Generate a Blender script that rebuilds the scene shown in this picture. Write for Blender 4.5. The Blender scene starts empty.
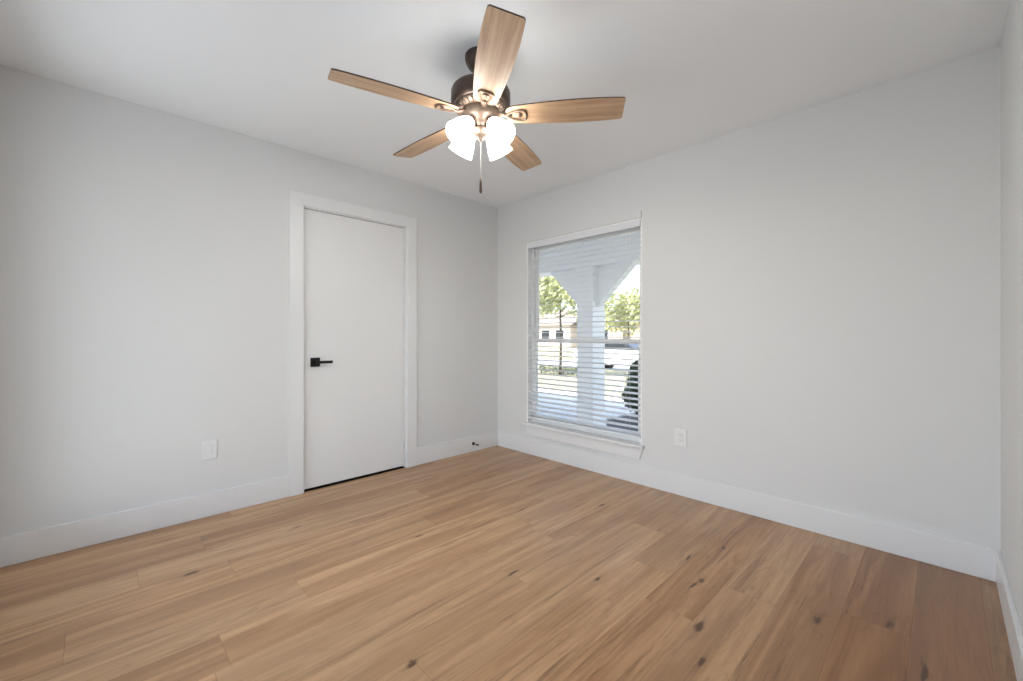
import bpy, bmesh, math, random
from mathutils import Vector, Matrix
random.seed(7)
S = bpy.context.scene
COL = S.collection
PI = math.pi

# ------------------------------------------------------------------ camera
IMG_W, IMG_H = 1023, 681
FOC = 423.09
cd = bpy.data.cameras.new('camera')
cd.sensor_fit = 'HORIZONTAL'
cd.sensor_width = 36.0
cd.lens = FOC / IMG_W * 36.0
cd.shift_y = -4.79 / IMG_W
cd.clip_start = 0.02
cd.clip_end = 500
cam = bpy.data.objects.new('camera', cd)
COL.objects.link(cam)
cam.location = (3.206, -2.939, 1.123)
cam.rotation_euler = (PI / 2, 0.0, 0.7962)
S.camera = cam

# ------------------------------------------------------------------ sky, sun, exposure
S.view_settings.view_transform = 'Standard'
S.view_settings.look = 'None'
S.view_settings.exposure = 0.0
S.view_settings.gamma = 1.0
S.view_settings.use_curve_mapping = False

wd = bpy.data.worlds.new('world')
S.world = wd
wd.use_nodes = True
wn, wl = wd.node_tree.nodes, wd.node_tree.links
bg = wn['Background']
sky = wn.new('ShaderNodeTexSky')
sky.sky_type = 'NISHITA'
sky.sun_disc = False
sky.sun_elevation = math.radians(56)
sky.sun_rotation = math.radians(170)
sky.dust_density = 2.0
mixw = wn.new('ShaderNodeMix')
mixw.data_type = 'RGBA'
mixw.inputs[0].default_value = 0.55
wl.new(sky.outputs[0], mixw.inputs[6])
mixw.inputs[7].default_value = (1.14, 1.27, 1.42, 1)      # thin bright haze
wl.new(mixw.outputs[2], bg.inputs[0])
bg.inputs[1].default_value = 1.0

sl = bpy.data.lights.new('sun', 'SUN')
sl.energy = 15.5
sl.angle = math.radians(0.6)
sl.color = (1.0, 0.96, 0.88)
sun = bpy.data.objects.new('sun', sl)
COL.objects.link(sun)
# light travels towards +y (away from the house) and down
sun.rotation_euler = Vector((0.10, 0.56, -0.83)).to_track_quat('-Z', 'Y').to_euler()

# added fill light, shining in through a made-up opening behind the camera
al = bpy.data.lights.new('rear_fill_light', 'AREA')
al.shape = 'RECTANGLE'
al.size, al.size_y = 4.2, 1.5
al.energy = 35.0
al.color = (0.88, 0.945, 1.0)
alo = bpy.data.objects.new('rear_fill_light', al)
COL.objects.link(alo)
alo.location = (2.0, -4.6, 0.55)
alo.rotation_euler = (PI / 2 + math.radians(28), 0, 0)   # into the room, tilted up to brighten the ceiling

SHADE_EMIT = 16.0      # lit frosted glass shades of the fan
BULB_EMIT = 380.0      # bulbs inside them

# ------------------------------------------------------------------ dimensions
W = 3.387      # window wall length
D = 3.30       # door wall length
H = 2.44
DY0, DY1 = -1.880, -1.068    # door opening in wall_left (y)
DZ = 2.042
WX0, WX1 = 0.416, 1.612      # window opening in wall_back (x)
WZ0, WZ1 = 0.300, 2.014
BB_H, BB_T = 0.1464, 0.015

# ------------------------------------------------------------------ helpers
def new_bm():
    return bmesh.new()

def add_box(bm, x0, x1, y0, y1, z0, z1, mi=0):
    vs = [bm.verts.new(p) for p in ((x0, y0, z0), (x1, y0, z0), (x1, y1, z0), (x0, y1, z0),
                                    (x0, y0, z1), (x1, y0, z1), (x1, y1, z1), (x0, y1, z1))]
    out = []
    for f in ((0, 3, 2, 1), (4, 5, 6, 7), (0, 1, 5, 4), (1, 2, 6, 5), (2, 3, 7, 6), (3, 0, 4, 7)):
        fc = bm.faces.new([vs[i] for i in f])
        fc.material_index = mi
        out.append(fc)
    return vs

def add_lathe(bm, prof, seg=40, mat=None, mi=0):
    """prof: list of (r, z); revolved about z."""
    mat = mat or Matrix.Identity(4)
    rings = []
    for r, z in prof:
        if r < 1e-6:
            rings.append([bm.verts.new(mat @ Vector((0, 0, z)))])
        else:
            rings.append([bm.verts.new(mat @ Vector((r * math.cos(2 * PI * k / seg), r * math.sin(2 * PI * k / seg), z)))
                          for k in range(seg)])
    for a, b in zip(rings[:-1], rings[1:]):
        for k in range(seg):
            k2 = (k + 1) % seg
            if len(a) == 1 and len(b) == 1:
                continue
            if len(a) == 1:
                f = bm.faces.new((a[0], b[k], b[k2]))
            elif len(b) == 1:
                f = bm.faces.new((a[k], b[0], a[k2]))
            else:
                f = bm.faces.new((a[k], b[k], b[k2], a[k2]))
            f.smooth = True
            f.material_index = mi

def add_tube(bm, pts, rad, seg=10, cap=True, flat=1.0):
    """tube along pts; rad number or list; flat squashes the section vertically."""
    pts = [Vector(p) for p in pts]
    n = len(pts)
    rads = rad if isinstance(rad, (list, tuple)) else [rad] * n
    rings = []
    up = Vector((0, 0, 1))
    for i, p in enumerate(pts):
        t = (pts[min(i + 1, n - 1)] - pts[max(i - 1, 0)]).normalized()
        ref = up if abs(t.dot(up)) < 0.95 else Vector((1, 0, 0))
        a = t.cross(ref).normalized()
        b = a.cross(t).normalized()
        rings.append([bm.verts.new(p + a * math.cos(2 * PI * k / seg) * rads[i] + b * math.sin(2 * PI * k / seg) * rads[i] * flat)
                      for k in range(seg)])
    for r0, r1 in zip(rings[:-1], rings[1:]):
        for k in range(seg):
            f = bm.faces.new((r0[k], r0[(k + 1) % seg], r1[(k + 1) % seg], r1[k]))
            f.smooth = True
    if cap:
        bm.faces.new(list(reversed(rings[0])))
        bm.faces.new(rings[-1])

def add_prism(bm, poly, axis, a0, a1, mi=0):
    """extrude a 2D polygon along an axis ('x','y','z') from a0 to a1."""
    def P(u, v, a):
        return {'x': (a, u, v), 'y': (u, a, v), 'z': (u, v, a)}[axis]
    v0 = [bm.verts.new(P(u, v, a0)) for u, v in poly]
    v1 = [bm.verts.new(P(u, v, a1)) for u, v in poly]
    fs = [bm.faces.new(v0), bm.faces.new(v1)]
    n = len(poly)
    for i in range(n):
        fs.append(bm.faces.new((v0[i], v0[(i + 1) % n], v1[(i + 1) % n], v1[i])))
    for f in fs:
        f.material_index = mi
    return fs

def obj(name, bm, mats, parent=None, bevel=0.0, seg=2, smooth=False):
    bmesh.ops.recalc_face_normals(bm, faces=bm.faces)
    me = bpy.data.meshes.new(name)
    bm.to_mesh(me)
    bm.free()
    for m in (mats if isinstance(mats, (list, tuple)) else [mats]):
        me.materials.append(m)
    o = bpy.data.objects.new(name, me)
    COL.objects.link(o)
    if parent:
        o.parent = parent
    if smooth:
        for p in me.polygons:
            p.use_smooth = True
    if bevel:
        md = o.modifiers.new('bevel', 'BEVEL')
        md.width = bevel
        md.segments = seg
        md.limit_method = 'ANGLE'
        md.angle_limit = math.radians(40)
    return o

def tag(o, label, cat, group=None, kind=None):
    o['label'] = label
    o['category'] = cat
    if group:
        o['group'] = group
    if kind:
        o['kind'] = kind
    return o

def struct(o):
    o['kind'] = 'structure'
    return o

def thing(name, label, cat, loc=(0, 0, 0), rotz=0.0, group=None):
    o = bpy.data.objects.new(name, None)
    COL.objects.link(o)
    o.location = loc
    o.rotation_euler = (0, 0, rotz)
    o.empty_display_size = 0.1
    return tag(o, label, cat, group)

# ------------------------------------------------------------------ materials
class NT:
    """small helper for node trees"""
    def __init__(self, name):
        self.m = bpy.data.materials.new(name)
        self.m.use_nodes = True
        self.t = self.m.node_tree
        self.b = self.t.nodes['Principled BSDF']

    def n(self, kind, **kw):
        nd = self.t.nodes.new('ShaderNode' + kind)
        for k, v in kw.items():
            setattr(nd, k, v)
        return nd

    def l(self, a, b):
        self.t.links.new(a, b)

    def math(self, op, a, b=None, c=None, clamp=False):
        nd = self.n('Math', operation=op, use_clamp=clamp)
        for i, v in enumerate((a, b, c)):
            if v is None:
                continue
            if isinstance(v, (int, float)):
                nd.inputs[i].default_value = v
            else:
                self.l(v, nd.inputs[i])
        return nd.outputs[0]

    def vmath(self, op, a, b):
        nd = self.n('VectorMath', operation=op)
        for i, v in enumerate((a, b)):
            if isinstance(v, (tuple, list)):
                nd.inputs[i].default_value = v
            else:
                self.l(v, nd.inputs[i])
        return nd.outputs[0]

    def mix(self, fac, a, b, blend='MIX'):
        nd = self.n('Mix', data_type='RGBA', blend_type=blend)
        for sock, v in ((nd.inputs[0], fac), (nd.inputs[6], a), (nd.inputs[7], b)):
            if isinstance(v, (int, float)):
                sock.default_value = v
            elif isinstance(v, (tuple, list)):
                sock.default_value = (*v[:3], 1)
            else:
                self.l(v, sock)
        return nd.outputs[2]

    def noise(self, vec, scale=1.0, detail=4.0, rough=0.55, dist=0.0):
        nd = self.n('TexNoise')
        nd.inputs['Scale'].default_value = scale
        nd.inputs['Detail'].default_value = detail
        nd.inputs['Roughness'].default_value = rough
        nd.inputs['Distortion'].default_value = dist
        self.l(vec, nd.inputs['Vector'])
        return nd.outputs[0]

    def smooth(self, v, lo, hi):
        nd = self.n('MapRange', interpolation_type='SMOOTHSTEP')
        self.l(v, nd.inputs[0])
        nd.inputs[1].default_value = lo
        nd.inputs[2].default_value = hi
        return nd.outputs[0]

    def bump(self, h, strength, dist=0.002):
        nd = self.n('Bump')
        nd.inputs['Strength'].default_value = strength
        nd.inputs['Distance'].default_value = dist
        self.l(h, nd.inputs['Height'])
        self.l(nd.outputs[0], self.b.inputs['Normal'])

def srgb(r, g, b):
    def f(c):
        c /= 255.0
        return c / 12.92 if c <= 0.04045 else ((c + 0.055) / 1.055) ** 2.4
    return (f(r), f(g), f(b))

def simple(name, col, rough=0.5, metal=0.0, var=0.0, scale=8.0, bump=0.0, bscale=200.0, spec=0.5, emit=None, estr=0.0):
    k = NT(name)
    k.b.inputs['Roughness'].default_value = rough
    k.b.inputs['Metallic'].default_value = metal
    k.b.inputs['Specular IOR Level'].default_value = spec
    tc = k.n('TexCoord')
    nz = k.noise(tc.outputs['Object'], scale, 4)
    c2 = tuple(max(0, c * (1 - var)) for c in col)
    c1 = tuple(min(1, c * (1 + var)) for c in col)
    k.l(k.mix(nz, c2, c1), k.b.inputs['Base Color'])
    if bump:
        k.bump(k.noise(tc.outputs['Object'], bscale, 3), bump)
    if emit:
        k.b.inputs['Emission Color'].default_value = (*emit, 1)
        k.b.inputs['Emission Strength'].default_value = estr
    return k.m

M = {}
M['wall'] = simple('wall_paint', (0.715, 0.715, 0.71), 0.8, var=0.01, scale=3, bump=0.12, bscale=260, spec=0.3)
M['ceiling'] = simple('ceiling_paint', (0.905, 0.92, 0.93), 0.75, var=0.01, scale=3, bump=0.12, bscale=180, spec=0.2)
M['trim'] = simple('trim_paint', (0.775, 0.775, 0.775), 0.32, var=0.01, scale=4, spec=0.5)
M['vinyl'] = simple('white_vinyl', (0.90, 0.90, 0.90), 0.3, var=0.01, scale=4)
M['door'] = simple('door_paint', (0.79, 0.79, 0.785), 0.38, var=0.008, scale=4, bump=0.05, bscale=90)
M['white_plastic'] = simple('white_plastic', (0.775, 0.775, 0.775), 0.3, var=0.01)
M['slot'] = simple('outlet_slot', (0.12, 0.12, 0.12), 0.6, var=0.1)
M['blind'] = simple('blind_white', (0.77, 0.78, 0.80), 0.38, var=0.01, scale=6)
M['cord'] = simple('white_cord', (0.8, 0.8, 0.8), 0.8, var=0.03, scale=90)
M['black'] = simple('black_metal', (0.010, 0.010, 0.010), 0.4, metal=0.3, var=0.2, scale=40)
M['gap_shade_strip'] = simple('gap_shade_black', (0.006, 0.006, 0.006), 0.9, var=0.2, spec=0.1)  # near-black colour painted in for the shade of the door gap
M['hinge'] = simple('hinge_painted', (0.72, 0.72, 0.72), 0.4, var=0.03, scale=30)
M['bronze'] = simple('bronze', (0.075, 0.050, 0.038), 0.36, metal=0.55, var=0.25, scale=30)
M['bronze_light'] = simple('brushed_bronze', (0.22, 0.16, 0.12), 0.38, metal=0.6, var=0.2, scale=30)
M['iron'] = simple('blade_iron_bronze', (0.18, 0.125, 0.09), 0.38, metal=0.6, var=0.2, scale=30)
M['chain'] = simple('chain_nickel', (0.50, 0.48, 0.45), 0.4, metal=0.5, var=0.1, scale=60)
M['shadow_gap'] = simple('closet_dark_wall', (0.30, 0.29, 0.28), 0.8, var=0.05)
M['shade_glass'] = simple('lit_frosted_glass', (0.9, 0.9, 0.88), 0.4, emit=(1.0, 0.975, 0.94), estr=SHADE_EMIT)
M['bulb'] = simple('lit_bulb', (0.9, 0.9, 0.9), 0.4, emit=(1.0, 0.975, 0.94), estr=BULB_EMIT)

def glass_mat():
    k = NT('window_glass')
    t = k.t
    k.b.inputs['Base Color'].default_value = (1, 1, 1, 1)
    tr = k.n('BsdfTransparent')
    tr.inputs[0].default_value = (0.98, 0.98, 0.98, 1)
    gl = k.n('BsdfGlossy')
    gl.inputs['Roughness'].default_value = 0.02
    fr = k.n('Fresnel')
    fr.inputs[0].default_value = 1.35
    ms = k.n('MixShader')
    k.l(fr.outputs[0], ms.inputs[0])
    k.l(tr.outputs[0], ms.inputs[1])
    k.l(gl.outputs[0], ms.inputs[2])
    k.l(ms.outputs[0], t.nodes['Material Output'].inputs[0])
    return k.m
M['glass'] = glass_mat()

FLOOR_LIGHT, FLOOR_MID = srgb(207, 168, 127), srgb(164, 124, 86)
def floor_mat(knots):
    k = NT('oak_plank_floor')
    tc = k.n('TexCoord')
    geo = k.n('NewGeometry')
    rnd = geo.outputs['Random Per Island']
    pos = tc.outputs['Object']
    sep = k.n('SeparateXYZ')
    k.l(pos, sep.inputs[0])
    X, Y = sep.outputs[0], sep.outputs[1]
    off = k.math('MULTIPLY', rnd, 37.0)
    def stretched(sx, sy, o=0.0):
        cb = k.n('CombineXYZ')
        k.l(k.math('MULTIPLY', X, sx), cb.inputs[0])
        k.l(k.math('MULTIPLY', Y, sy), cb.inputs[1])
        k.l(k.math('ADD', off, o), cb.inputs[2])
        return cb.outputs[0]
    warp = k.noise(stretched(5, 1.6, 21.0), 1.0, 3, 0.5)
    broad = k.noise(stretched(11, 0.8), 1.0, 4, 0.6, 0.7)
    grain = k.noise(stretched(52, 1.7, 3.0), 1.0, 6, 0.65, 0.9)
    fine = k.noise(stretched(260, 8.0, 7.0), 1.0, 3, 0.6, 0.2)
    streak = k.noise(stretched(26, 1.05, 11.0), 1.0, 6, 0.62, 1.6)
    flame = k.noise(stretched(15, 2.6, 15.0), 1.0, 3, 0.5, 2.6)
    # cathedral rings: contour bands of a slow stretched noise
    rings = k.math('FRACT', k.math('MULTIPLY', k.math('ADD', k.noise(stretched(7, 0.55, 31.0), 1.0, 2, 0.4, 0.3), k.math('MULTIPLY', warp, 0.05)), 26.0))
    rings = k.math('ABSOLUTE', k.math('SUBTRACT', rings, 0.5))
    r2 = k.n('TexWhiteNoise', noise_dimensions='1D')
    k.l(k.math('MULTIPLY', rnd, 91.7), r2.inputs['W'])
    hue = r2.outputs['Value']
    mask0 = k.smooth(k.noise(stretched(5.0, 0.6, 47.0), 1.0, 2, 0.5, 0.5), 0.38, 0.66)
    light, mid = FLOOR_LIGHT, FLOOR_MID
    c = k.mix(k.smooth(broad, 0.32, 0.70), mid, light)
    c = k.mix(k.math('MULTIPLY', k.smooth(grain, 0.44, 0.74), k.math('ADD', k.math('MULTIPLY', mask0, 0.35), 0.25)), c, srgb(146, 103, 67))
    c = k.mix(k.math('MULTIPLY', k.smooth(rings, 0.30, 0.48), k.math('MULTIPLY', hue, 0.34)), c, srgb(142, 100, 66))
    c = k.mix(k.math('MULTIPLY', k.smooth(fine, 0.52, 0.72), 0.20), c, srgb(140, 100, 68))
    mask = k.smooth(k.noise(stretched(4.0, 0.7, 41.0), 1.0, 2, 0.5, 0.5), 0.40, 0.66)
    mask2 = k.math('ADD', k.math('MULTIPLY', mask, 0.85), 0.15)
    c = k.mix(k.math('MULTIPLY', k.smooth(streak, 0.51, 0.72), k.math('MULTIPLY', mask2, 0.95)), c, srgb(98, 63, 38))
    c = k.mix(k.math('MULTIPLY', k.smooth(flame, 0.58, 0.78), 0.45), c, srgb(122, 82, 52))
    # plank to plank tone, stored per plank
    at = k.n('Attribute', attribute_name='plank_tone')
    tone = at.outputs['Fac']
    c = k.mix(k.math('MULTIPLY', k.math('SUBTRACT', 1.0, tone, clamp=True), 1.0), c, k.mix(1.0, c, (0.50, 0.34, 0.21), 'MULTIPLY'))
    c = k.mix(k.math('MULTIPLY', hue, 0.30), c, srgb(186, 158, 126))
    # knots at fixed places: small dark core with a streak along the grain
    tot = None
    wobx = k.math('MULTIPLY', k.math('SUBTRACT', k.noise(stretched(30, 14, 5.0), 1.0, 3), 0.5), 0.035)
    Xw = k.math('ADD', X, wobx)
    for (kx, ky, sx, sy) in knots:
        dx = k.math('SUBTRACT', Xw, kx)
        dy = k.math('SUBTRACT', Y, ky)
        dx2 = k.math('MULTIPLY', dx, dx)
        dy2 = k.math('MULTIPLY', dy, dy)
        d = k.math('ADD', k.math('MULTIPLY', dx2, 1.0 / (0.5 * sx) ** 2), k.math('MULTIPLY', dy2, 1.0 / (0.45 * sy) ** 2))
        d2 = k.math('ADD', k.math('MULTIPLY', dx2, 1.0 / (0.9 * sx) ** 2), k.math('MULTIPLY', dy2, 1.0 / (3.2 * sy) ** 2))
        g = k.math('ADD', k.math('EXPONENT', k.math('MULTIPLY', d, -1.0)), k.math('MULTIPLY', k.math('EXPONENT', k.math('MULTIPLY', d2, -1.0)), 0.50))
        tot = g if tot is None else k.math('MAXIMUM', tot, g)
    wob = k.math('ADD', k.math('MULTIPLY', k.noise(stretched(90, 10, 5.0), 1.0, 4), 1.7), 0.0)
    kf = k.smooth(k.math('MULTIPLY', tot, wob), 0.12, 0.95)
    c = k.mix(k.math('MULTIPLY', kf, 0.9), c, srgb(78, 48, 30))
    k.l(c, k.b.inputs['Base Color'])
    k.l(k.math('ADD', k.math('MULTIPLY', grain, 0.12), 0.25), k.b.inputs['Roughness'])
    k.b.inputs['Specular IOR Level'].default_value = 0.45
    k.bump(k.math('ADD', fine, grain), 0.10, 0.001)
    return k.m

def blade_wood(name, a, b, c3):
    k = NT(name)
    tc = k.n('TexCoord')
    mp = k.n('Mapping')
    mp.inputs['Scale'].default_value = (2.2, 34, 34)
    k.l(tc.outputs['Object'], mp.inputs[0])
    oi = k.n('ObjectInfo')
    addv = k.n('VectorMath', operation='ADD')
    k.l(mp.outputs[0], addv.inputs[0])
    k.l(k.vmath('SCALE', oi.outputs['Location'], (0, 0, 0)), addv.inputs[1])
    n1 = k.noise(addv.outputs[0], 1.0, 5, 0.6, 0.5)
    mp2 = k.n('Mapping')
    mp2.inputs['Scale'].default_value = (6, 190, 190)
    k.l(tc.outputs['Object'], mp2.inputs[0])
    n2 = k.noise(mp2.outputs[0], 1.0, 3, 0.6)
    col = k.mix(k.smooth(n1, 0.32, 0.68), a, b)
    col = k.mix(k.math('MULTIPLY', k.smooth(n2, 0.5, 0.7), 0.4), col, c3)
    k.l(col, k.b.inputs['Base Color'])
    k.b.inputs['Roughness'].default_value = 0.42
    return k.m
M['blade'] = blade_wood('light_oak_blade', srgb(172, 139, 108), srgb(200, 168, 134), srgb(150, 116, 86))
M['blade_dark'] = blade_wood('dark_walnut_blade', srgb(52, 36, 28), srgb(66, 46, 35), srgb(40, 28, 22))

# ------------------------------------------------------------------ floor: one quad island per plank
PWD, PLEN, X_OFF = 0.2015, 1.524, 0.298
known = {0: -2.530, 1: -2.805, 3: -1.500, 4: -2.290, 9: -1.016, 10: -1.263, 13: -0.773, 2: -0.95, 5: -1.09,
         6: -2.66, 7: -1.55, 8: -2.16, 11: -2.45, 12: -1.72}
bm = new_bm()
tone_l = bm.faces.layers.float.new('plank_tone')
TONES = {16: 0.35, 15: 0.30, 14: 0.15, 13: 0.35, 12: 0.70, 11: 0.85, 10: 0.68, 0: 0.62, 1: 0.8}
trng = random.Random(4)
GAP = 0.0004
for r in range(-6, 17):
    x0, x1 = X_OFF + r * PWD, X_OFF + (r + 1) * PWD
    x0c, x1c = max(x0, -0.75), min(x1, W + 0.08)
    if x1c <= x0c:
        continue
    ye = known.get(r, -random.random() * PLEN)
    while ye > -3.5:
        ye -= PLEN
    while ye < 0.02:
        a, b = max(ye, -3.42), min(ye + PLEN, 0.04)
        if b > a:
            vs = [bm.verts.new(p) for p in ((x0c + GAP, a + GAP, 0), (x1c - GAP, a + GAP, 0), (x1c - GAP, b - GAP, 0), (x0c + GAP, b - GAP, 0))]
            fc = bm.faces.new(vs)
            fc[tone_l] = TONES.get(r, 0.85) + trng.uniform(-0.26, 0.17)
        ye += PLEN
# dark core of the floor just below the joints
add_box(bm, -0.75, W + 0.08, -3.42, 0.04, -0.06, -0.0012, 1)
KNOTS = [(0.72, -2.62, .022, .05), (1.93, -2.17, .020, .035), (2.545, -1.28, .024, .06), (2.42, -1.02, .016, .06),
         (2.43, -0.96, .022, .03), (2.86, -0.91, .022, .045), (3.06, -0.74, .020, .05), (3.12, -1.14, .020, .07), (3.16, -0.98, .016, .09), (3.00, -1.30, .018, .07), (2.62, -1.45, .015, .05), (2.30, -0.80, .014, .05),
         (2.09, -1.29, .016, .03), (1.30, -0.98, .016, .04), (2.39, -0.57, .02, .03), (1.15, -1.65, .013, .05),
         (0.55, -2.10, .014, .035), (1.78, -1.53, .014, .06), (2.75, -1.55, .018, .05), (1.62, -0.55, .014, .04)]
M['floor'] = floor_mat(KNOTS)
M['floor_core'] = simple('plank_joint', srgb(112, 82, 58), 0.8, var=0.1)
struct(obj('floor', bm, [M['floor'], M['floor_core']]))

# ------------------------------------------------------------------ walls and ceiling
T = 0.12
bm = new_bm()                                     # wall with the door
add_box(bm, -T, 0, -D - T, DY0 - 0.02, 0, H)
add_box(bm, -T, 0, DY1 + 0.02, 0, 0, H)
add_box(bm, -T, 0, DY0 - 0.02, DY1 + 0.02, DZ + 0.02, H)
struct(obj('wall_left', bm, M['wall']))
bm = new_bm()                                     # wall with the window
add_box(bm, -T, WX0, 0, T, -0.06, H)
add_box(bm, WX1, W + T, 0, T, -0.06, H)
add_box(bm, WX0, WX1, 0, T, -0.06, WZ0 - 0.022)
add_box(bm, WX0, WX1, 0, T, WZ1, H)
struct(obj('wall_back', bm, M['wall']))
bm = new_bm()
add_box(bm, W, W + T, -D - T, 0, 0, H)
struct(obj('wall_right', bm, M['wall']))
# wall behind the camera with a wide opening added for the fill light
bm = new_bm()
OX0, OX1, OZ0, OZ1 = 0.25, 3.20, 0.20, 2.20
add_box(bm, 0, OX0, -D - T, -D, 0, H)
add_box(bm, OX1, W, -D - T, -D, 0, H)
add_box(bm, OX0, OX1, -D - T, -D, 0, OZ0)
add_box(bm, OX0, OX1, -D - T, -D, OZ1, H)
struct(obj('wall_front', bm, M['wall']))
bm = new_bm()
add_box(bm, OX0, OX0 + 0.05, -D - 0.05, -D, OZ0, OZ1)
add_box(bm, OX1 - 0.05, OX1, -D - 0.05, -D, OZ0, OZ1)
add_box(bm, OX0 + 0.05, OX1 - 0.05, -D - 0.05, -D, OZ0, OZ0 + 0.05)
add_box(bm, OX0 + 0.05, OX1 - 0.05, -D - 0.05, -D, OZ1 - 0.05, OZ1)
struct(obj('fill_opening_frame', bm, M['trim'], bevel=0.002))  # frame of the made-up opening that lets the fill light in
bm = new_bm()
add_box(bm, -0.8, W + T, -D - T, T, H, H + 0.1)
struct(obj('ceiling', bm, M['ceiling']))
# closet behind the closed door
bm = new_bm()
add_box(bm, -0.80, -0.72, -2.2, -0.7, 0, H)
add_box(bm, -0.72, -T, -2.28, -2.2, 0, H)
add_box(bm, -0.72, -T, -0.7, -0.62, 0, H)
struct(obj('wall_closet', bm, M['shadow_gap']))

# baseboards
def board(name, x0, x1, y0, y1):
    bm = new_bm()
    add_box(bm, x0, x1, y0, y1, 0, BB_H)
    return struct(obj(name, bm, M['trim'], bevel=0.003))
bm = new_bm()
add_box(bm, 0, BB_T, -D, -1.982, 0, BB_H)
add_box(bm, 0, BB_T, -0.971, 0, 0, BB_H)
struct(obj('baseboard_left', bm, M['trim'], bevel=0.003))
board('baseboard_back', BB_T, W, -BB_T, 0)
board('baseboard_right', W - BB_T, W, -D, -BB_T)
board('baseboard_front', BB_T, W - BB_T, -D, -D + BB_T)

# ------------------------------------------------------------------ door
bm = new_bm()
add_box(bm, -0.047, -0.012, DY0 + 0.003, DY1 - 0.003, 0.016, DZ - 0.004)
door = struct(obj('door_1', bm, M['door'], bevel=0.0015))
CW = 0.090
bm = new_bm()
for y0, y1 in ((DY0 - 0.012 - CW, DY0 - 0.012 + 0.003), (DY1 + 0.012 - 0.003, DY1 + 0.012 + CW)):
    add_box(bm, 0, 0.018, y0, y1, 0, DZ + 0.008)
add_box(bm, 0, 0.0182, DY0 - 0.012 - CW, DY1 + 0.012 + CW, DZ + 0.008, DZ + 0.008 + 0.088)
obj('door_casing', bm, M['trim'], door, bevel=0.0015)
bm = new_bm()
add_box(bm, -T, 0.0, DY0 - 0.02, DY0, 0, DZ)
add_box(bm, -T, 0.0, DY1, DY1 + 0.02, 0, DZ)
add_box(bm, -T, 0.0, DY0 - 0.02, DY1 + 0.02, DZ, DZ + 0.02)
add_box(bm, -0.062, -0.049, DY0, DY0 + 0.012, 0.0, DZ)
add_box(bm, -0.062, -0.049, DY1 - 0.012, DY1, 0.0, DZ)
add_box(bm, -0.062, -0.049, DY0, DY1, DZ - 0.012, DZ)
obj('door_jamb', bm, M['trim'], door)
for hz in (1.82, 1.03, 0.22):
    bm = new_bm()
    add_tube(bm, [(-0.008, DY1 - 0.005, hz - 0.045), (-0.008, DY1 - 0.005, hz + 0.045)], 0.0055, 10)
    obj('hinge', bm, M['hinge'], door)
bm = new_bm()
add_box(bm, -0.10, -0.004, DY0, DY1, 0.0002, 0.003)  # strip whose black colour stands in for the shade under the door
obj('gap_shade_strip', bm, M['gap_shade_strip'], door)['label'] = 'black strip painted in as the shade under the door'
# square black rosette and bar lever
HY, HZ = -1.8015, 0.9295
bm = new_bm()
add_box(bm, -0.012, -0.003, HY - 0.033, HY + 0.033, HZ - 0.033, HZ + 0.033)
hd = obj('door_handle', bm, M['black'], door, bevel=0.001)
hd['label'] = 'matte black square rosette with bar lever'
bm = new_bm()
add_tube(bm, [(-0.004, HY, HZ), (0.036, HY, HZ)], 0.010, 14)
add_box(bm, 0.026, 0.040, HY - 0.012, HY + 0.110, HZ - 0.010, HZ + 0.010)
obj('lever', bm, M['black'], hd, bevel=0.001)

# ------------------------------------------------------------------ window
FY0, FY1 = 0.055, 0.105
FW = 0.062
win = bpy.data.objects.new('window_1', None)
COL.objects.link(win)
struct(win)
bm = new_bm()                                     # white liner of the opening
JT = 0.012
add_box(bm, WX0, WX0 + JT, 0, T, WZ0, WZ1)
add_box(bm, WX1 - JT, WX1, 0, T, WZ0, WZ1)
add_box(bm, WX0 + JT, WX1 - JT, 0, T, WZ1 - JT, WZ1)
obj('window_jamb', bm, M['vinyl'], win)
ix0, ix1 = WX0 + JT, WX1 - JT
bm = new_bm()
add_box(bm, ix0, ix0 + 0.028, FY0, FY1 + 0.01, WZ0, WZ1 - JT)
add_box(bm, ix1 - 0.028, ix1, FY0, FY1 + 0.01, WZ0, WZ1 - JT)
add_box(bm, ix0 + 0.028, ix1 - 0.028, FY0, FY1 + 0.01, WZ0, WZ0 + 0.03)
add_box(bm, ix0 + 0.028, ix1 - 0.028, FY0, FY1 + 0.01, WZ1 - JT - 0.03, WZ1 - JT)
obj('window_frame', bm, M['vinyl'], win, bevel=0.002)
sx0, sx1 = ix0 + 0.028, ix1 - 0.028
MR = 1.075
def sash(name, z0, z1, y0, y1):
    bm = new_bm()
    s = 0.026
    add_box(bm, sx0, sx0 + s, y0, y1, z0, z1)
    add_box(bm, sx1 - s, sx1, y0, y1, z0, z1)
    add_box(bm, sx0 + s, sx1 - s, y0, y1, z0, z0 + 0.040)
    add_box(bm, sx0 + s, sx1 - s, y0, y1, z1 - 0.036, z1)
    o = obj(name, bm, M['vinyl'], win, bevel=0.002)
    bm = new_bm()
    ym = (y0 + y1) / 2
    add_box(bm, sx0 + s, sx1 - s, ym - 0.002, ym + 0.002, z0 + 0.040, z1 - 0.036)
    obj('pane', bm, M['glass'], o)
    return o
sash('lower_sash', WZ0 + 0.03, MR + 0.018, FY0 + 0.004, FY0 + 0.026)
sash('upper_sash', MR - 0.018, WZ1 - JT - 0.03, FY0 + 0.028, FY0 + 0.050)
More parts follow.
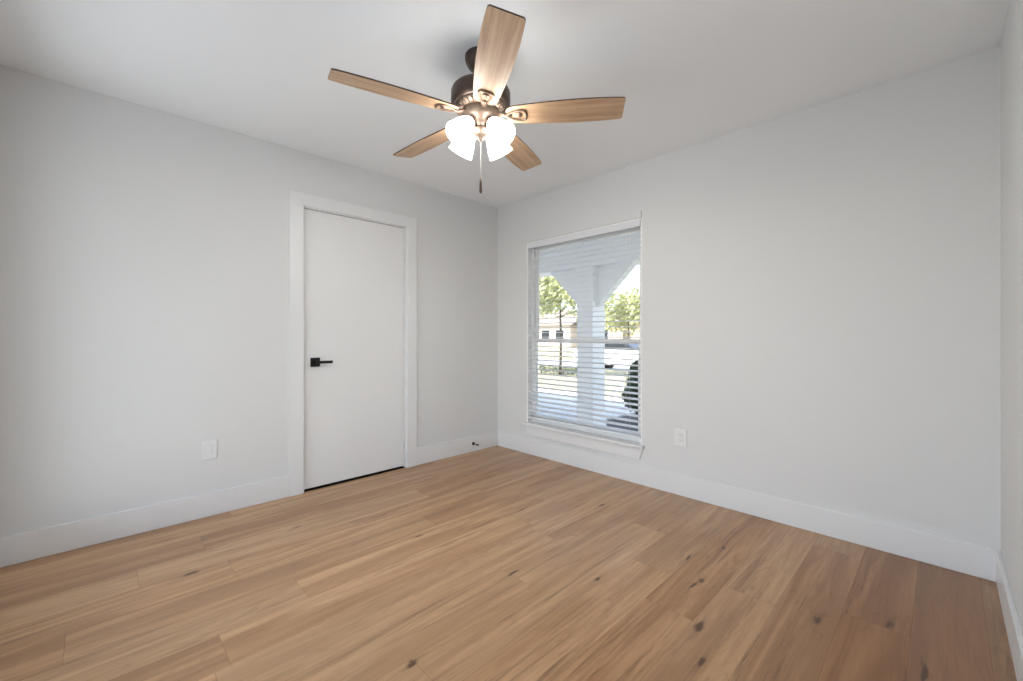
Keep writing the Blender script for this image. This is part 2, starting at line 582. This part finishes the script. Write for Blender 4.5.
# stool, apron and head trim
bm = new_bm()
add_box(bm, WX0 - 0.022, WX1 + 0.024, -0.042, 0.0, WZ0 - 0.022, WZ0)
add_box(bm, WX0, WX1, 0.0, T, WZ0 - 0.022, WZ0)
obj('window_sill', bm, M['trim'], win, bevel=0.003)
bm = new_bm()
za, zb = WZ0 - 0.022 - 0.092, WZ0 - 0.022
add_prism(bm, [(WX0 + 0.016, za), (WX1 - 0.016, za), (WX1 + 0.012, zb), (WX0 - 0.012, zb)], 'y', -0.017, 0.0)
obj('window_apron', bm, M['trim'], win, bevel=0.002)
bm = new_bm()
add_box(bm, WX0 - 0.006, WX1 - 0.002, -0.012, 0.0, WZ1, WZ1 + 0.050)
obj('head_trim', bm, M['wall'], win, bevel=0.002)

# ------------------------------------------------------------------ blind
bl = thing('window_blind', 'white horizontal slat blind lowered over the window, slats open', 'blind', ((WX0 + WX1) / 2, 0.022, WZ0))
bw = (WX1 - WX0) / 2 - JT - 0.004
zt = WZ1 - JT - WZ0
bm = new_bm()
add_box(bm, -bw, bw, -0.024, 0.026, zt - 0.045, zt)
add_box(bm, -bw - 0.002, bw + 0.002, -0.029, -0.024, zt - 0.050, zt + 0.001)
obj('headrail', bm, M['blind'], bl, bevel=0.002)
PITCH, TILT = 0.0430, math.radians(7.0)
bm = new_bm()
z = zt - 0.050 - 0.026
slat_z = []
while z > 0.066:
    slat_z.append(z)
    # gently crowned slat section, interior edge lower
    top, bot = [], []
    for i in range(5):
        u = -0.025 + 0.05 * i / 4
        hh = 0.0022 * (1 - (u / 0.025) ** 2)
        yy = u * math.cos(TILT) - hh * math.sin(TILT)
        zz = u * math.sin(TILT) + hh * math.cos(TILT)
        top.append((yy, z + zz + 0.0014))
        bot.append((yy, z + zz - 0.0014))
    add_prism(bm, top + bot[::-1], 'x', -bw, bw)
    z -= PITCH
obj('slats', bm, M['blind'], bl)
bm = new_bm()
zr = max(slat_z[-1] - 0.040, 0.022)
add_box(bm, -bw, bw, -0.025, 0.025, zr, zr + 0.020)
obj('bottom_rail', bm, M['blind'], bl, bevel=0.003)
for fx in (-0.80, 0.0, 0.80):
    bm = new_bm()
    for yy in (-0.0275, 0.0275):
        add_tube(bm, [(fx * bw, yy, zr + 0.012), (fx * bw, yy, zt - 0.04)], 0.0009, 6)
    obj('ladder_cord', bm, M['cord'], bl)
bm = new_bm()
add_tube(bm, [(-bw * 0.90, -0.036, zt - 0.05), (-bw * 0.90, -0.037, zt - 0.70)], [0.003, 0.004], 8)
obj('tilt_wand', bm, M['white_plastic'], bl)

# ------------------------------------------------------------------ wall plates and door stop
def wall_plate(name, label, loc, rotz, w, h, kind):
    t = thing(name, label, 'outlet', loc, rotz)   # local +y points out of the wall
    bm = new_bm()
    add_box(bm, -w / 2, w / 2, 0.0, 0.006, -h / 2, h / 2)
    obj('plate', bm, M['white_plastic'], t, bevel=0.0025)
    bm = new_bm()
    if kind == 'duplex':
        add_box(bm, -0.0165, 0.0165, 0.005, 0.0085, -0.0335, 0.0335)
        r = obj('receptacle', bm, M['white_plastic'], t, bevel=0.003)
        for s in (-1, 1):
            for dx, hh in ((-0.0065, 0.0075), (0.0065, 0.006)):
                bm = new_bm()
                add_box(bm, dx - 0.001, dx + 0.001, 0.0080, 0.0088, s * 0.0195 + 0.003 - hh / 2, s * 0.0195 + 0.003 + hh / 2)
                obj('slot', bm, M['slot'], r)
            bm = new_bm()
            add_tube(bm, [(0, 0.0080, s * 0.0195 - 0.008), (0, 0.0088, s * 0.0195 - 0.008)], 0.0023, 10)
            obj('ground_hole', bm, M['slot'], r)
    else:
        add_box(bm, -0.0165, 0.0165, 0.005, 0.0085, -0.033, 0.033)
        obj('rocker_insert', bm, M['white_plastic'], t, bevel=0.002)
    return t
wall_plate('wall_plate', 'plain white wall plate on the door wall, left of the door', (0, -2.440, 0.412), -PI / 2, 0.080, 0.122, 'decora')
wall_plate('power_outlet', 'white power outlet plate on the window wall, right of the window', (1.908, 0, 0.405), PI, 0.090, 0.122, 'duplex')

ds = thing('door_stop', 'small black rod door stop on the baseboard near the corner', 'door stop', (BB_T, -0.335, 0.078))
bm = new_bm()
add_lathe(bm, [(0, 0), (0.016, 0), (0.016, 0.004), (0.008, 0.010), (0, 0.010)], 20, Matrix.Rotation(PI / 2, 4, 'Y'))
obj('base_plate', bm, M['black'], ds)
bm = new_bm()
add_tube(bm, [(0.008, 0, 0), (0.062, 0, -0.002)], 0.0042, 10)
obj('rod', bm, M['black'], ds)
bm = new_bm()
add_tube(bm, [(0.060, 0, -0.002), (0.076, 0, -0.002)], [0.0085, 0.0075], 12)
obj('rubber_tip', bm, M['black'], ds)

# ------------------------------------------------------------------ ceiling fan
FX, FY = 1.677, -1.646
fan = thing('ceiling_fan', 'five blade ceiling fan in bronze with oak blades and four lit glass shades', 'ceiling fan', (FX, FY, H))
def Z(z):
    return z - H
bm = new_bm()
add_lathe(bm, [(0, 0), (0.074, 0), (0.074, -0.014), (0.070, -0.030), (0.058, -0.052), (0.036, -0.068), (0.018, -0.073), (0, -0.073)], 44)
obj('canopy', bm, M['bronze'], fan)
bm = new_bm()
add_lathe(bm, [(0, -0.070), (0.0135, -0.070), (0.0135, Z(2.315)), (0.024, Z(2.313)), (0.026, Z(2.285)), (0, Z(2.285))], 24)
obj('downrod', bm, M['bronze'], fan)
bm = new_bm()
add_lathe(bm, [(0, Z(2.300)), (0.06, Z(2.298)), (0.112, Z(2.290)), (0.132, Z(2.280)), (0.139, Z(2.266)), (0.139, Z(2.214)),
               (0.134, Z(2.204)), (0.124, Z(2.200)), (0, Z(2.200))], 56)
obj('motor_housing', bm, M['bronze'], fan)
bm = new_bm()                                     # lower ring with vent ribs
add_lathe(bm, [(0, Z(2.201)), (0.122, Z(2.201)), (0.118, Z(2.192)), (0.098, Z(2.180)), (0, Z(2.180))], 56)
for k in range(30):
    a = 2 * PI * k / 30
    m4 = Matrix.Rotation(a, 4, 'Z')
    p = [m4 @ Vector((r, 0, z_)) for r, z_ in ((0.100, Z(2.179)), (0.119, Z(2.190)))]
    add_tube(bm, p, 0.0035, 6)
obj('motor_plate', bm, M['bronze_light'], fan)
bm = new_bm()
add_lathe(bm, [(0, Z(2.182)), (0.086, Z(2.182)), (0.088, Z(2.172)), (0.084, Z(2.150)), (0.068, Z(2.128)), (0.044, Z(2.116)),
               (0.034, Z(2.108)), (0.034, Z(2.098)), (0, Z(2.098))], 44)
obj('switch_housing', bm, M['bronze_light'], fan)
bm = new_bm()
add_lathe(bm, [(0, Z(2.100)), (0.038, Z(2.099)), (0.044, Z(2.090)), (0.042, Z(2.070)), (0.030, Z(2.058)), (0.012, Z(2.054)), (0.010, Z(2.044)), (0, Z(2.040))], 36)
obj('light_kit_hub', bm, M['bronze_light'], fan)

BZ = 2.158
PH = -0.574
# blade outline: (radius, half width)
prof = [(0.122, 0.026), (0.126, 0.038), (0.136, 0.047), (0.160, 0.054), (0.22, 0.0605), (0.30, 0.0665), (0.38, 0.0705), (0.46, 0.0725),
        (0.54, 0.0715), (0.60, 0.0690), (0.640, 0.0660), (0.654, 0.0635), (0.660, 0.057)]
for k in range(5):
    ang = PH + k * 2 * PI / 5
    # blade in its own frame: x outward, pitched about x
    bm = new_bm()
    poly = [(r, h) for r, h in prof] + [(r, -h) for r, h in reversed(prof)]
    fs = add_prism(bm, poly, 'z', -0.003, 0.003, 1)
    fs[0].material_index = 0                     # underside shows oak
    b = obj('blade', bm, [M['blade'], M['blade_dark']], fan)
    b.location = (0, 0, Z(BZ))
    b.rotation_euler = (math.radians(-12), 0, ang)
    b.rotation_mode = 'XYZ'
    # decorative iron under the blade: arm plus open rounded triangle
    bm = new_bm()
    loop = [(0.118, 0.006), (0.150, 0.020), (0.180, 0.030), (0.200, 0.032), (0.212, 0.024), (0.216, 0.0), (0.212, -0.024),
            (0.200, -0.032), (0.180, -0.030), (0.150, -0.020), (0.118, -0.006)]
    add_tube(bm, [(x, y, -0.0065) for x, y in loop] + [(loop[0][0], loop[0][1], -0.0065)], 0.0062, 8, flat=0.75)
    add_tube(bm, [(0.070, 0, 0.012), (0.095, 0, 0.004), (0.120, 0, -0.006), (0.150, 0, -0.006)], [0.016, 0.014, 0.012, 0.006], 10, flat=0.5)
    add_lathe(bm, [(0, -0.0095), (0.013, -0.009), (0.016, -0.004), (0.016, -0.0028), (0, -0.0028)], 18, Matrix.Translation((0.183, 0, 0)))
    obj('blade_iron', bm, M['iron'], b)

# four bell shades on short arms
CAMDIR = math.atan2(-1.293, 1.529)
bell = [(0.021, 0.0), (0.027, 0.004), (0.036, 0.022), (0.045, 0.046), (0.053, 0.072), (0.0575, 0.096), (0.062, 0.110)]
TL = math.radians(40)
for k in range(4):
    a = CAMDIR + PI / 4 + k * PI / 2
    rot = Matrix.Rotation(a, 4, 'Z')
    axis_m = rot @ Matrix.Translation((0.072, 0, Z(2.108))) @ Matrix.Rotation(PI - TL, 4, 'Y')
    bm = new_bm()
    add_tube(bm, [rot @ Vector(p) for p in ((0.030, 0, Z(2.082)), (0.048, 0, Z(2.100)), (0.062, 0, Z(2.114)), (0.070, 0, Z(2.111)))], 0.008, 10)
    add_lathe(bm, [(0, -0.010), (0.018, -0.010), (0.024, -0.002), (0.0245, 0.010), (0.020, 0.012), (0, 0.012)], 24, axis_m)
    obj('light_arm', bm, M['bronze_light'], fan)
    bm = new_bm()
    outer = bell
    inner = [(max(r - 0.003, 0.005), z_ + 0.0005) for r, z_ in reversed(bell)]
    add_lathe(bm, outer + inner, 36, axis_m)
    sh = obj('lamp_shade', bm, M['shade_glass'], fan)
    bm = new_bm()
    add_lathe(bm, [(0.011, 0.008), (0.013, 0.026), (0.024, 0.046), (0.029, 0.064), (0.024, 0.082), (0.012, 0.090), (0, 0.092)], 20, axis_m)
    obj('bulb', bm, M['bulb'], sh)

bm = new_bm()                                     # bead chain with a dark fob
zc = Z(2.044)
while zc > Z(1.872):
    add_lathe(bm, [(0, zc), (0.0018, zc - 0.0012), (0.0018, zc - 0.0030), (0, zc - 0.0042)], 8)
    zc -= 0.0042
pc = obj('pull_chain', bm, M['chain'], fan)
bm = new_bm()
add_lathe(bm, [(0, Z(1.874)), (0.003, Z(1.872)), (0.0045, Z(1.855)), (0.0065, Z(1.825)), (0.0065, Z(1.805)), (0.004, Z(1.796)), (0, Z(1.794))], 16)
obj('chain_fob', bm, M['bronze'], pc)


# ------------------------------------------------------------------ outside: porch
GZ = -0.25
M['porch_white'] = simple('porch_white_paint', (0.90, 0.90, 0.90), 0.6, var=0.02, scale=5)
M['concrete'] = simple('concrete', (0.60, 0.60, 0.60), 0.85, var=0.12, scale=6, bump=0.2, bscale=60)
M['grass'] = simple('dry_grass', (0.265, 0.25, 0.155), 0.9, var=0.35, scale=5, bump=0.5, bscale=40)
M['asphalt'] = simple('asphalt', (0.30, 0.30, 0.31), 0.9, var=0.1, scale=12, bump=0.3, bscale=90)
M['mulch'] = simple('dark_mulch', (0.085, 0.085, 0.09), 0.95, var=0.5, scale=30, bump=0.8, bscale=50)
M['leaf_dark'] = simple('shrub_leaf', (0.035, 0.075, 0.03), 0.5, var=0.4, scale=9)
M['leaf_light'] = simple('tree_leaf', (0.42, 0.45, 0.22), 0.6, var=0.25, scale=2)
M['bark'] = simple('bark', (0.09, 0.07, 0.05), 0.9, var=0.3, scale=20)
M['brick'] = simple('cream_brick', (0.62, 0.50, 0.33), 0.85, var=0.12, scale=9)
M['stucco'] = simple('pale_wall', (0.66, 0.58, 0.52), 0.85, var=0.08, scale=4)
M['roof'] = simple('roof_shingle', (0.20, 0.17, 0.15), 0.9, var=0.2, scale=14)
M['dark_glass'] = simple('dark_window_glass', (0.02, 0.025, 0.03), 0.08, var=0.1)
M['car_white'] = simple('white_car_paint', (0.78, 0.79, 0.80), 0.25, var=0.01)
M['tyre'] = simple('tyre', (0.015, 0.015, 0.015), 0.8, var=0.2)
M['rim'] = simple('wheel_rim', (0.5, 0.5, 0.5), 0.3, metal=0.8, var=0.05)

def slab(name, x0, x1, y0, y1, z0, z1, m):
    bm = new_bm()
    add_box(bm, x0, x1, y0, y1, z0, z1)
    return struct(obj(name, bm, m))
slab('ground', -70, 30, T, 11.6, GZ - 0.5, GZ, M['grass'])
slab('street', -70, 30, 11.6, 19.5, GZ - 0.5, -0.50, M['asphalt'])
slab('far_ground', -70, 30, 19.5, 70, GZ - 0.5, -0.38, M['grass'])
slab('sun_block_wall_left', -12, -0.8, 0, T, GZ, H + 0.1, M['porch_white'])  # unseen house wall, added to keep the sun off the porch floor
slab('sun_block_wall_right', W + T, 9, 0, T, GZ, H + 0.1, M['porch_white'])  # unseen counterpart on the right, added against the sun
slab('porch_floor', -6, 6, T, 2.05, GZ, -0.13, M['concrete'])
slab('driveway', -7.5, -0.35, 2.05, 4.70, GZ, -0.135, M['concrete'])
slab('porch_ceiling', -6, 6, T, 2.30, 2.34, 2.44, M['porch_white'])
slab('porch_beam', -6, 6, 1.60, 1.90, 2.02, 2.34, M['porch_white'])
slab('sun_block_roof', -6, 9, -6.4, -D - T, H, H + 0.1, M['porch_white'])  # unseen roof, added to keep the sun out of the rear opening
slab('planting_bed', -0.30, 5.0, 2.05, 3.4, GZ, -0.14, M['mulch'])

pcx = thing('porch_column', 'white square porch column outside the window with braces under the beam', 'column', (-0.075, 1.75, -0.13))
bm = new_bm()
add_box(bm, -0.125, 0.125, -0.14, 0.14, 0.0, 2.15)
obj('shaft', bm, M['porch_white'], pcx, bevel=0.004)
for nm, z0, z1, e in (('plinth', 0, 0.16, 0.015), ('capital', 2.05, 2.15, 0.02)):
    bm = new_bm()
    add_box(bm, -0.125 - e, 0.125 + e, -0.14 - e, 0.14 + e, z0, z1)
    obj(nm, bm, M['porch_white'], pcx, bevel=0.004)
for sgn in (-1, 1):
    bm = new_bm()
    add_prism(bm, [(sgn * 0.12, 1.62), (sgn * 0.66, 2.15), (sgn * 0.12, 2.15)], 'y', -0.06, 0.06)
    obj('brace', bm, M['porch_white'], pcx, bevel=0.003)

# ------------------------------------------------------------------ outside: plants
def foliage(bm, blobs, n, size, rng):
    for _ in range(n):
        cx, cy, cz, r = blobs[rng.randrange(len(blobs))]
        d = Vector((rng.gauss(0, 1), rng.gauss(0, 1), rng.gauss(0, 1))).normalized() * r * (rng.random() ** 0.4)
        p = Vector((cx, cy, cz)) + d
        u = Vector((rng.gauss(0, 1), rng.gauss(0, 1), rng.gauss(0, 1))).normalized()
        v = u.orthogonal().normalized()
        w = u.cross(v)
        s_ = size * rng.uniform(0.6, 1.3)
        q = [p - v * s_, p - w * s_ * 0.45 + u * s_ * 0.12, p + v * s_, p + w * s_ * 0.45 + u * s_ * 0.12]
        bm.faces.new([bm.verts.new(x) for x in q])

def tree(name, label, loc, h, r, leafm, n, size, seed, group=None):
    rng = random.Random(seed)
    t = thing(name, label, 'tree', loc, 0, group)
    bm = new_bm()
    add_tube(bm, [(0, 0, 0), (0.03, 0, h * 0.3), (-0.02, 0.02, h * 0.55), (0, 0, h * 0.8)], [0.045 * h / 3.6, 0.036 * h / 3.6, 0.028 * h / 3.6, 0.012 * h / 3.6], 10)
    for k in range(6):
        a = k * 1.05 + rng.random()
        z0 = h * (0.50 + 0.045 * k)
        add_tube(bm, [(0, 0, z0), (math.cos(a) * r * 0.4, math.sin(a) * r * 0.4, z0 + h * 0.10), (math.cos(a) * r * 0.75, math.sin(a) * r * 0.75, z0 + h * 0.22)], [0.016, 0.011, 0.005], 6)
    obj('trunk', bm, M['bark'], t)
    bm = new_bm()
    blobs = []
    for _ in range(14):
        a = rng.random() * 2 * PI
        q = rng.random() ** 0.5 * r * 0.62
        blobs.append((math.cos(a) * q, math.sin(a) * q, h * rng.uniform(0.52, 0.86), r * rng.uniform(0.3, 0.5)))
    foliage(bm, blobs, n, size, rng)
    obj('foliage', bm, leafm, t)
    return t
tree('shade_tree', 'light green young tree on the lawn outside, seen through the left of the blind', (-6.15, 8.6, GZ), 4.0, 1.75, M['leaf_light'], 2600, 0.11, 3)
tree('shade_tree', 'yellow green tree far across the street, seen through the right of the blind', (-14.2, 27.0, -0.38), 5.2, 2.9, M['leaf_light'], 2400, 0.2, 5)

sh = thing('garden_shrub', 'dark green leafy shrub in the planting bed right of the porch column', 'shrub', (0.10, 2.70, -0.14))
rng = random.Random(11)
for k in range(9):
    bm = new_bm()
    a = k * 0.7
    add_tube(bm, [(0, 0, 0), (math.cos(a) * 0.08, math.sin(a) * 0.08, 0.3), (math.cos(a) * 0.2, math.sin(a) * 0.2, 0.7)], [0.012, 0.009, 0.004], 6)
    obj('stem', bm, M['bark'], sh)
bm = new_bm()
foliage(bm, [(0, 0, 0.42, 0.22), (0.05, 0.03, 0.62, 0.22), (0.12, -0.05, 0.5, 0.24), (-0.03, 0.06, 0.76, 0.14), (0.1, 0, 0.3, 0.2), (-0.08, 0.0, 0.35, 0.18)], 2400, 0.05, rng)
obj('foliage', bm, M['leaf_dark'], sh)

hg = thing('low_hedge', 'low dark green hedge on the lawn, seen through the left of the blind', 'hedge', (-6.3, 8.8, GZ))
rng = random.Random(21)
for k in range(10):
    bm = new_bm()
    x = -0.9 + 0.2 * k
    add_tube(bm, [(x, 0, 0), (x + 0.03, 0.02, 0.2)], [0.012, 0.006], 6)
    obj('stem', bm, M['bark'], hg)
bm = new_bm()
foliage(bm, [(-0.9 + 0.2 * k, 0, 0.17, 0.15) for k in range(10)], 700, 0.04, rng)
obj('foliage', bm, M['leaf_dark'], hg)

# ------------------------------------------------------------------ outside: houses and cars across the lawn
def house(label, cx, cy, wx, wm, wins):
    t = thing('house', label, 'house', (cx, cy, -0.38))
    bm = new_bm()
    add_box(bm, -wx / 2, wx / 2, 0, 8, 0, 2.9)
    obj('wall', bm, wm, t)
    bm = new_bm()
    add_prism(bm, [(-0.5, 2.85), (8.5, 2.85), (4, 5.0)], 'x', -wx / 2 - 0.5, wx / 2 + 0.5)
    obj('roof', bm, M['roof'], t)
    for wxp, ww in wins:
        bm = new_bm()
        add_box(bm, wxp - ww / 2 - 0.08, wxp + ww / 2 + 0.08, -0.05, 0.02, 0.9, 2.3)
        f = obj('window', bm, M['porch_white'], t)
        bm = new_bm()
        add_box(bm, wxp - ww / 2, wxp + ww / 2, -0.06, -0.03, 0.98, 2.22)
        obj('pane', bm, M['dark_glass'], f)
    bm = new_bm()
    add_box(bm, -0.5, 0.5, -0.05, 0.02, 0.0, 2.1)
    obj('front_door', bm, M['bark'], t)
house('cream brick house across the street, seen through the right of the blind', -22.0, 40.0, 11.0, M['brick'], [(-3.2, 1.6), (2.6, 1.2), (4.2, 1.2)])
house('pale walled house across the street, behind the lawn tree on the left', -36.5, 40.0, 13.0, M['stucco'], [(-4.0, 1.6), (2.4, 1.4), (4.8, 1.4)])

def car(label, loc, rotz, paint):
    t = thing('car', label, 'car', loc, rotz)
    bm = new_bm()
    body = [(-2.2, 0.32), (-2.25, 0.72), (-2.1, 0.92), (-0.95, 1.0), (0.95, 1.0), (2.0, 0.88), (2.25, 0.70), (2.25, 0.32)]
    add_prism(bm, body, 'y', -0.88, 0.88)
    obj('body', bm, paint, t, bevel=0.06)
    bm = new_bm()
    cab = [(-1.7, 0.93), (-1.15, 1.34), (0.35, 1.36), (1.15, 0.95)]
    add_prism(bm, cab, 'y', -0.74, 0.74)
    cb = obj('cabin_glass', bm, M['dark_glass'], t, bevel=0.05)
    bm = new_bm()
    add_prism(bm, [(-1.2, 1.31), (-1.1, 1.39), (0.3, 1.41), (0.45, 1.31)], 'y', -0.72, 0.72)
    obj('roof_panel', bm, paint, t, bevel=0.03)
    for wx in (-1.38, 1.38):
        for sy in (-1, 1):
            bm = new_bm()
            add_tube(bm, [(wx, sy * 0.72, 0.33), (wx, sy * 0.92, 0.33)], 0.33, 24)
            wh = obj('wheel', bm, M['tyre'], t)
            bm = new_bm()
            add_tube(bm, [(wx, sy * 0.915, 0.33), (wx, sy * 0.93, 0.33)], 0.2, 16)
            obj('rim', bm, M['rim'], wh)
    return t
car('white car parked at the kerb, seen through the right of the blind', (-6.9, 14.1, -0.50), 0.0, M['car_white'])
